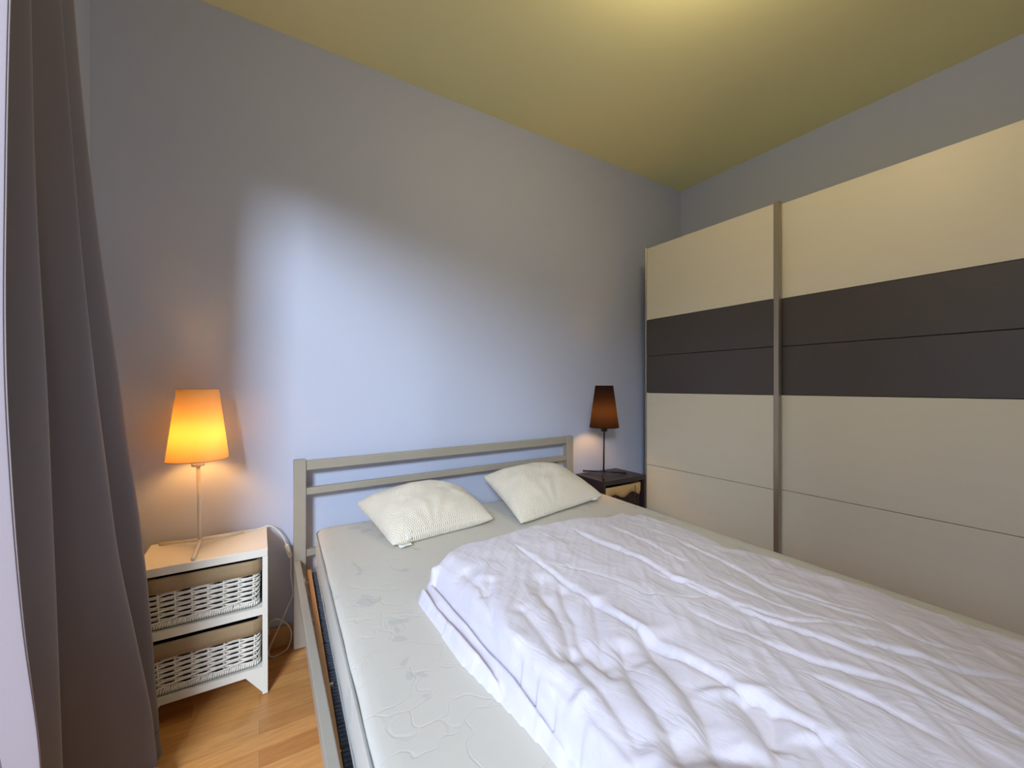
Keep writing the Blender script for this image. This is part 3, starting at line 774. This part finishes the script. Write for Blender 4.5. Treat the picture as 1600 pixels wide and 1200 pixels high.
# ------------------------------------------------------------------ bedside stands
def stand(name, x0, x1, y0, y1, zt, m, label, S=1.0):
    r = empty(name, ((x0 + x1) / 2, (y0 + y1) / 2, 0), label, 'bedside table', 'bedside stands')
    s = .0165; dz = zt - .521
    rnd(MB().box(x0, x1, y0, y1, zt - .027, zt).build('top_board', M[m], r), .0015)
    def sidep(xa, xb):
        # side board, cut away between the feet
        pts = [(y0, .004), (y0 + .045, .004), (y0 + .075, .060), (y1 - .075, .060), (y1 - .045, .004), (y1, .004), (y1, zt - .0271), (y0, zt - .0271)]
        n = len(pts); v = [(xa, a, b_) for a, b_ in pts] + [(xb, a, b_) for a, b_ in pts]
        f = [tuple(range(n))[::-1], tuple(range(n, 2 * n))] + [(i, (i + 1) % n, n + (i + 1) % n, n + i) for i in range(n)]
        MB().add(v, f).build('side_board', M[m], r)
    sidep(x0, x0 + s); sidep(x1 - s, x1)
    MB().box(x0 + s, x1 - s, y0 + .001, y1 - .001, .288 + dz, .314 + dz).build('shelf', M[m], r)
    MB().box(x0 + s, x1 - s, y0 + .001, y1 - .001, .078, .102).build('shelf', M[m], r)
    MB().box(x0 + s, x1 - s, y1 - .006, y1 - .001, .103, zt - .028).build('back_board', M[m], r)
    # angled foot brackets under the front
    for sx, xe in ((1, x0 + s), (-1, x1 - s)):
        v = []
        for y in (y0 + .001, y0 + .016):
            v += [(xe, y, .078), (xe + sx * .050, y, .078), (xe, y, .012)]
        MB().add(v, [(0, 1, 2), (3, 5, 4), (0, 3, 4, 1), (1, 4, 5, 2), (2, 5, 3, 0)]).build('foot_bracket', M[m], r)
    return r
stand('bedside_stand', -.337, .026, 1.705, 1.967, .521, 'ns_white', 'white two-shelf bedside stand with wicker baskets beside the curtain')
stand('bedside_stand', 1.668, 2.025, 1.700, 1.950, .556, 'ns_dark', 'dark brown bedside stand between the bed and the wardrobe')

def basket(x0, x1, y0, y1, z0, z1, mw, ml, label, band, bow=False, group=None, seed=1):
    r = empty('wicker_basket', ((x0 + x1) / 2, (y0 + y1) / 2, z0), label, 'basket', 'wicker baskets in the bedside stands')
    rd = random.Random(seed); tp = .006     # taper toward the bottom
    zb = z0 + .004
    def path(z):          # counter-clockwise rounded rectangle starting at front-left
        k = tp * (1 - (z - z0) / (z1 - z0)); a, b_, c, d = x0 + k, x1 - k, y0 + k, y1 - k; cr = .018; P = []
        for cx, cy, a0 in ((b_ - cr, c + cr, -90), (b_ - cr, d - cr, 0), (a + cr, d - cr, 90), (a + cr, c + cr, 180)):
            for q in range(5):
                an = math.radians(a0 + q * 22.5); P.append((cx + cr * math.cos(an), cy + cr * math.sin(an), math.cos(an), math.sin(an)))
        return P
    P = path(z0); Ltot = sum(math.dist(P[i][:2], P[(i + 1) % len(P)][:2]) for i in range(len(P)))
    nst = 2 * int(Ltot / .042 / 2 + .5); pitch = .0086
    def at(z, s_):
        P = path(z); s_ = s_ % 1.0; Ls = [math.dist(P[i][:2], P[(i + 1) % len(P)][:2]) for i in range(len(P))]; tot = sum(Ls); t_ = s_ * tot
        for i, L in enumerate(Ls):
            if t_ <= L or i == len(Ls) - 1:
                f = t_ / L if L else 0; a, b_ = P[i], P[(i + 1) % len(P)]
                q = [a[k] + (b_[k] - a[k]) * f for k in range(4)]; n_ = math.hypot(q[2], q[3]) or 1
                return q[0], q[1], q[2] / n_, q[3] / n_
            t_ -= L
    wm = MB(); nrow = int((z1 - .010 - (z0 + .020)) / pitch)
    ns = nst * 8
    cache = [at((z0 + z1) / 2, k / ns) for k in range(ns)]
    for i in range(nrow + 1):
        z = z0 + .022 + i * pitch; pts = []; ph = rd.uniform(-.12, .12); w1 = rd.uniform(-.0006, .0006)
        kk = tp * (1 - (z - z0) / (z1 - z0)) - tp / 2
        for k in range(ns):
            x, y, nx_, ny_ = cache[k]
            wv = math.cos(PI * k / 8 + (i % 2) * PI + ph)
            o_ = .0032 * wv - kk
            dz = .0022 * math.sin(2 * PI * k / 16 + i * PI) * rd.uniform(.6, 1.2) + w1
            pts.append((x + nx_ * o_, y + ny_ * o_, z + dz))
        wm.tube(pts, .0034 + rd.uniform(-.0003, .0003), 6, closed=True)
    for k in range(nst):
        a = at(zb, k / nst + .5 / ns); b_ = at(z1, k / nst + .5 / ns)
        wm.tube([(a[0] + a[2] * .0008, a[1] + a[3] * .0008, zb + .01), (b_[0] + b_[2] * .0008, b_[1] + b_[3] * .0008, z1 - .002)], .0029, 6)
    wo = wm.build('wicker_weave', mw, r)
    # braided rim along the bottom
    rm = MB(); nb = int(Ltot / .0066)
    for k in range(nb):
        a = at(z0, k / nb); b_ = at(z0, (k + .55 + rd.uniform(-.2, .2)) / nb)
        rm.tube([(a[0] + a[2] * .001, a[1] + a[3] * .001, z0 + .003), (a[0] + a[2] * .005, a[1] + a[3] * .005, z0 + .010), (b_[0] + b_[2] * .001, b_[1] + b_[3] * .001, z0 + .0205)], .0032, 6)
    rm.build('bottom_braid', mw, r)
    # closed black box added as painted shade, so that the gaps read dark
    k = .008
    MB().box(x0 + k, x1 - k, y0 + k, y1 - k, z0 + .004, z1 - .045).build('gap_shadow_box', M['black'] , r)
    # folded-over cloth collar
    ln = []; N = 120
    for zz, oo in ((z1 - .055, -.006), (z1 + .001, -.004), (z1 + .006, .003), (z1 + .004, .009), (z1 - .006, .0105), (z1 - band * .5, .0108), (z1 - band, .0102), (z1 - band - .0005, .0082)):
        row = []
        for q in range(N + 1):
            x, y, nx_, ny_ = at((z0 + z1) / 2, q / N)
            wv = noise.noise(Vector((q * .25, zz * 30, seed))) * .0016
            zw = noise.noise(Vector((q * .12, 5, seed))) * .002 if zz < z1 - .02 else noise.noise(Vector((q * .09, 9, seed))) * .0015
            low = 0
            if bow and zz < z1 - .02: low = .012 * math.sin(q * .35)
            row.append((x + nx_ * (oo + wv), y + ny_ * (oo + wv), zz + zw + low))
        ln.append(row)
    lo = MB().grid(ln).build('cloth_liner', ml, r)
    return r
gk2 = None
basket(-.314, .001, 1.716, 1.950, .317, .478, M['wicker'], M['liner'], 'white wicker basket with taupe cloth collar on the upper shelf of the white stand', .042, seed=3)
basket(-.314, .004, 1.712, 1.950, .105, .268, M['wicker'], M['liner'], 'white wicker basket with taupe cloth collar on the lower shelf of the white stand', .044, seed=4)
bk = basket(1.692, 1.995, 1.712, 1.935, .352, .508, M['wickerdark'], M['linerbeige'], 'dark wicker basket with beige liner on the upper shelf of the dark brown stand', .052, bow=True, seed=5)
MB().tube([(1.93, 1.7015, .506), (1.931, 1.700, .48), (1.929, 1.701, .452)], .0018, 6).build('liner_tie', M['wickerdark'], bk)
# ------------------------------------------------------------------ table lamps
def table_lamp(name, cx, cy, z0, angs, mm, ms, label, lean=(0, 0), sh=(.256, .062, .093), zsh=None):
    r = empty(name, (cx, cy, z0), label, 'table lamp', 'bedside table lamps')
    zj = z0 + .022; zs0 = zsh
    MB().tube([(cx, cy, zj - .006), (cx + lean[0], cy + lean[1], zs0 + .004)], .0064 if mm == 'lampwhite' else .0046, 14).build('stem', M[mm], r)
    for a in angs:
        ex, ey = cx + .145 * math.cos(math.radians(a)), cy + .145 * math.sin(math.radians(a))
        lg = MB().tube([(cx, cy, zj), (ex, ey, z0 + .0066)], .0058 if mm == 'lampwhite' else .0047, 12).build('leg', M[mm], r)
        MB().tube([(cx + (ex - cx) * .985, cy + (ey - cy) * .985, z0 + .0068), (ex + (ex - cx) * .02, ey + (ey - cy) * .02, z0 + .0066)], .0058, 12).build('end_cap', M[mm], lg)
    sx, sy = cx + lean[0], cy + lean[1]
    MB().lathe([(.0001, zs0 - .024), (.019, zs0 - .024), (.020, zs0 - .014), (.019, zs0 + .004), (.012, zs0 + .012), (.012, zs0 + .045), (.0001, zs0 + .045)], sx, sy, 24).build('socket', M[mm], r)
    hh, rt, rb = sh
    prof = [(rb, zs0), (rb + (rt - rb) * .02, zs0 + hh * .02)] + [(rb + (rt - rb) * f, zs0 + hh * f) for f in (.25, .5, .75, .98, 1.0)]
    s_ = MB().lathe(prof, sx, sy, 64).build('lamp_shade', M[ms], r)
    for rr, zz in ((rb, zs0 + .001), (rt, zs0 + hh - .001)):
        MB().tube([(sx + rr * math.cos(2 * PI * k / 48), sy + rr * math.sin(2 * PI * k / 48), zz) for k in range(48)], .0012, 6, closed=True).build('rim', M[ms], s_)
    sp = MB()
    for k in range(3):
        a = 2 * PI * k / 3 + .4; sp.tube([(sx + .012 * math.cos(a), sy + .012 * math.sin(a), zs0 + .022), (sx + (rb - .003) * math.cos(a), sy + (rb - .003) * math.sin(a), zs0 + .006)], .0011, 5)
    sp.build('shade_ring', M[mm], r)
    zb = zs0 + .095
    MB().lathe([(.0001, zb - .045), (.010, zb - .044), (.014, zb - .028), (.023, zb), (.020, zb + .016), (.010, zb + .025), (.0001, zb + .027)], sx, sy, 24).build('bulb', M['bulb'], r)
    return r
la = table_lamp('table_lamp', -.183, 1.862, .521, (-92, 28, 148), 'lampwhite', 'shadecream',
    'lit table lamp with cream shade and white tripod base on the white stand', lean=(-.006, 0), zsh=.837)
lb = table_lamp('table_lamp', 1.797, 1.830, .556, (225, 340, 105), 'lampblack', 'shadeblack',
    'dim table lamp with black shade and thin tripod base on the dark stand', lean=(.004, 0), sh=(.256, .054, .089), zsh=.850)

# cord of the cream lamp
def smooth(P, n=6):
    P = [np.array(p, float) for p in P]; out = []
    for i in range(len(P) - 1):
        p0, p1, p2, p3 = P[max(i - 1, 0)], P[i], P[i + 1], P[min(i + 2, len(P) - 1)]
        for k in range(n):
            f = k / n; out.append(tuple(.5 * ((2 * p1) + (p2 - p0) * f + (2 * p0 - 5 * p1 + 4 * p2 - p3) * f * f + (3 * p1 - p0 - 3 * p2 + p3) * f ** 3)))
    out.append(tuple(P[-1])); return out
cy_ = 1.95
cord = smooth([(-.172, 1.868, .548), (-.10, 1.905, .527), (-.04, 1.938, .5245), (.0, 1.948, .5245), (.024, 1.951, .528), (.030, 1.952, .530), (.056, cy_, .515), (.084, cy_, .473), (.097, cy_, .436)])
cord2 = smooth([(.113, cy_, .384), (.1145, cy_, .36), (.113, cy_, .315), (.119, cy_, .258), (.121, cy_, .222), (.104, cy_, .182), (.075, cy_, .112), (.050, cy_ - .004, .06), (.036, cy_ - .01, .03), (.035, 1.93, .006), (.050, 1.915, .0045), (.075, 1.925, .0045), (.100, 1.945, .0055), (.113, 1.958, .03), (.116, 1.962, .06), (.106, 1.962, .09), (.088, 1.962, .112), (.06, 1.966, .13), (.035, 1.97, .115), (.034, 1.97, .07)])
cd = MB().tube(cord, .0026, 8).tube(cord2, .0026, 8).build('cord', M['cord'], la)
sw = MB().tube([(.096, cy_, .440), (.0985, cy_, .433), (.112, cy_, .387), (.1135, cy_, .381)], [.006, .0085, .0085, .006], 10, flat=.75).build('cord_switch', M['cord'], cd)
MB().tube([(.1045, cy_ - .0078, .416), (.109, cy_ - .0078, .400)], .0032, 8).build('switch_button', M['tag'], sw)
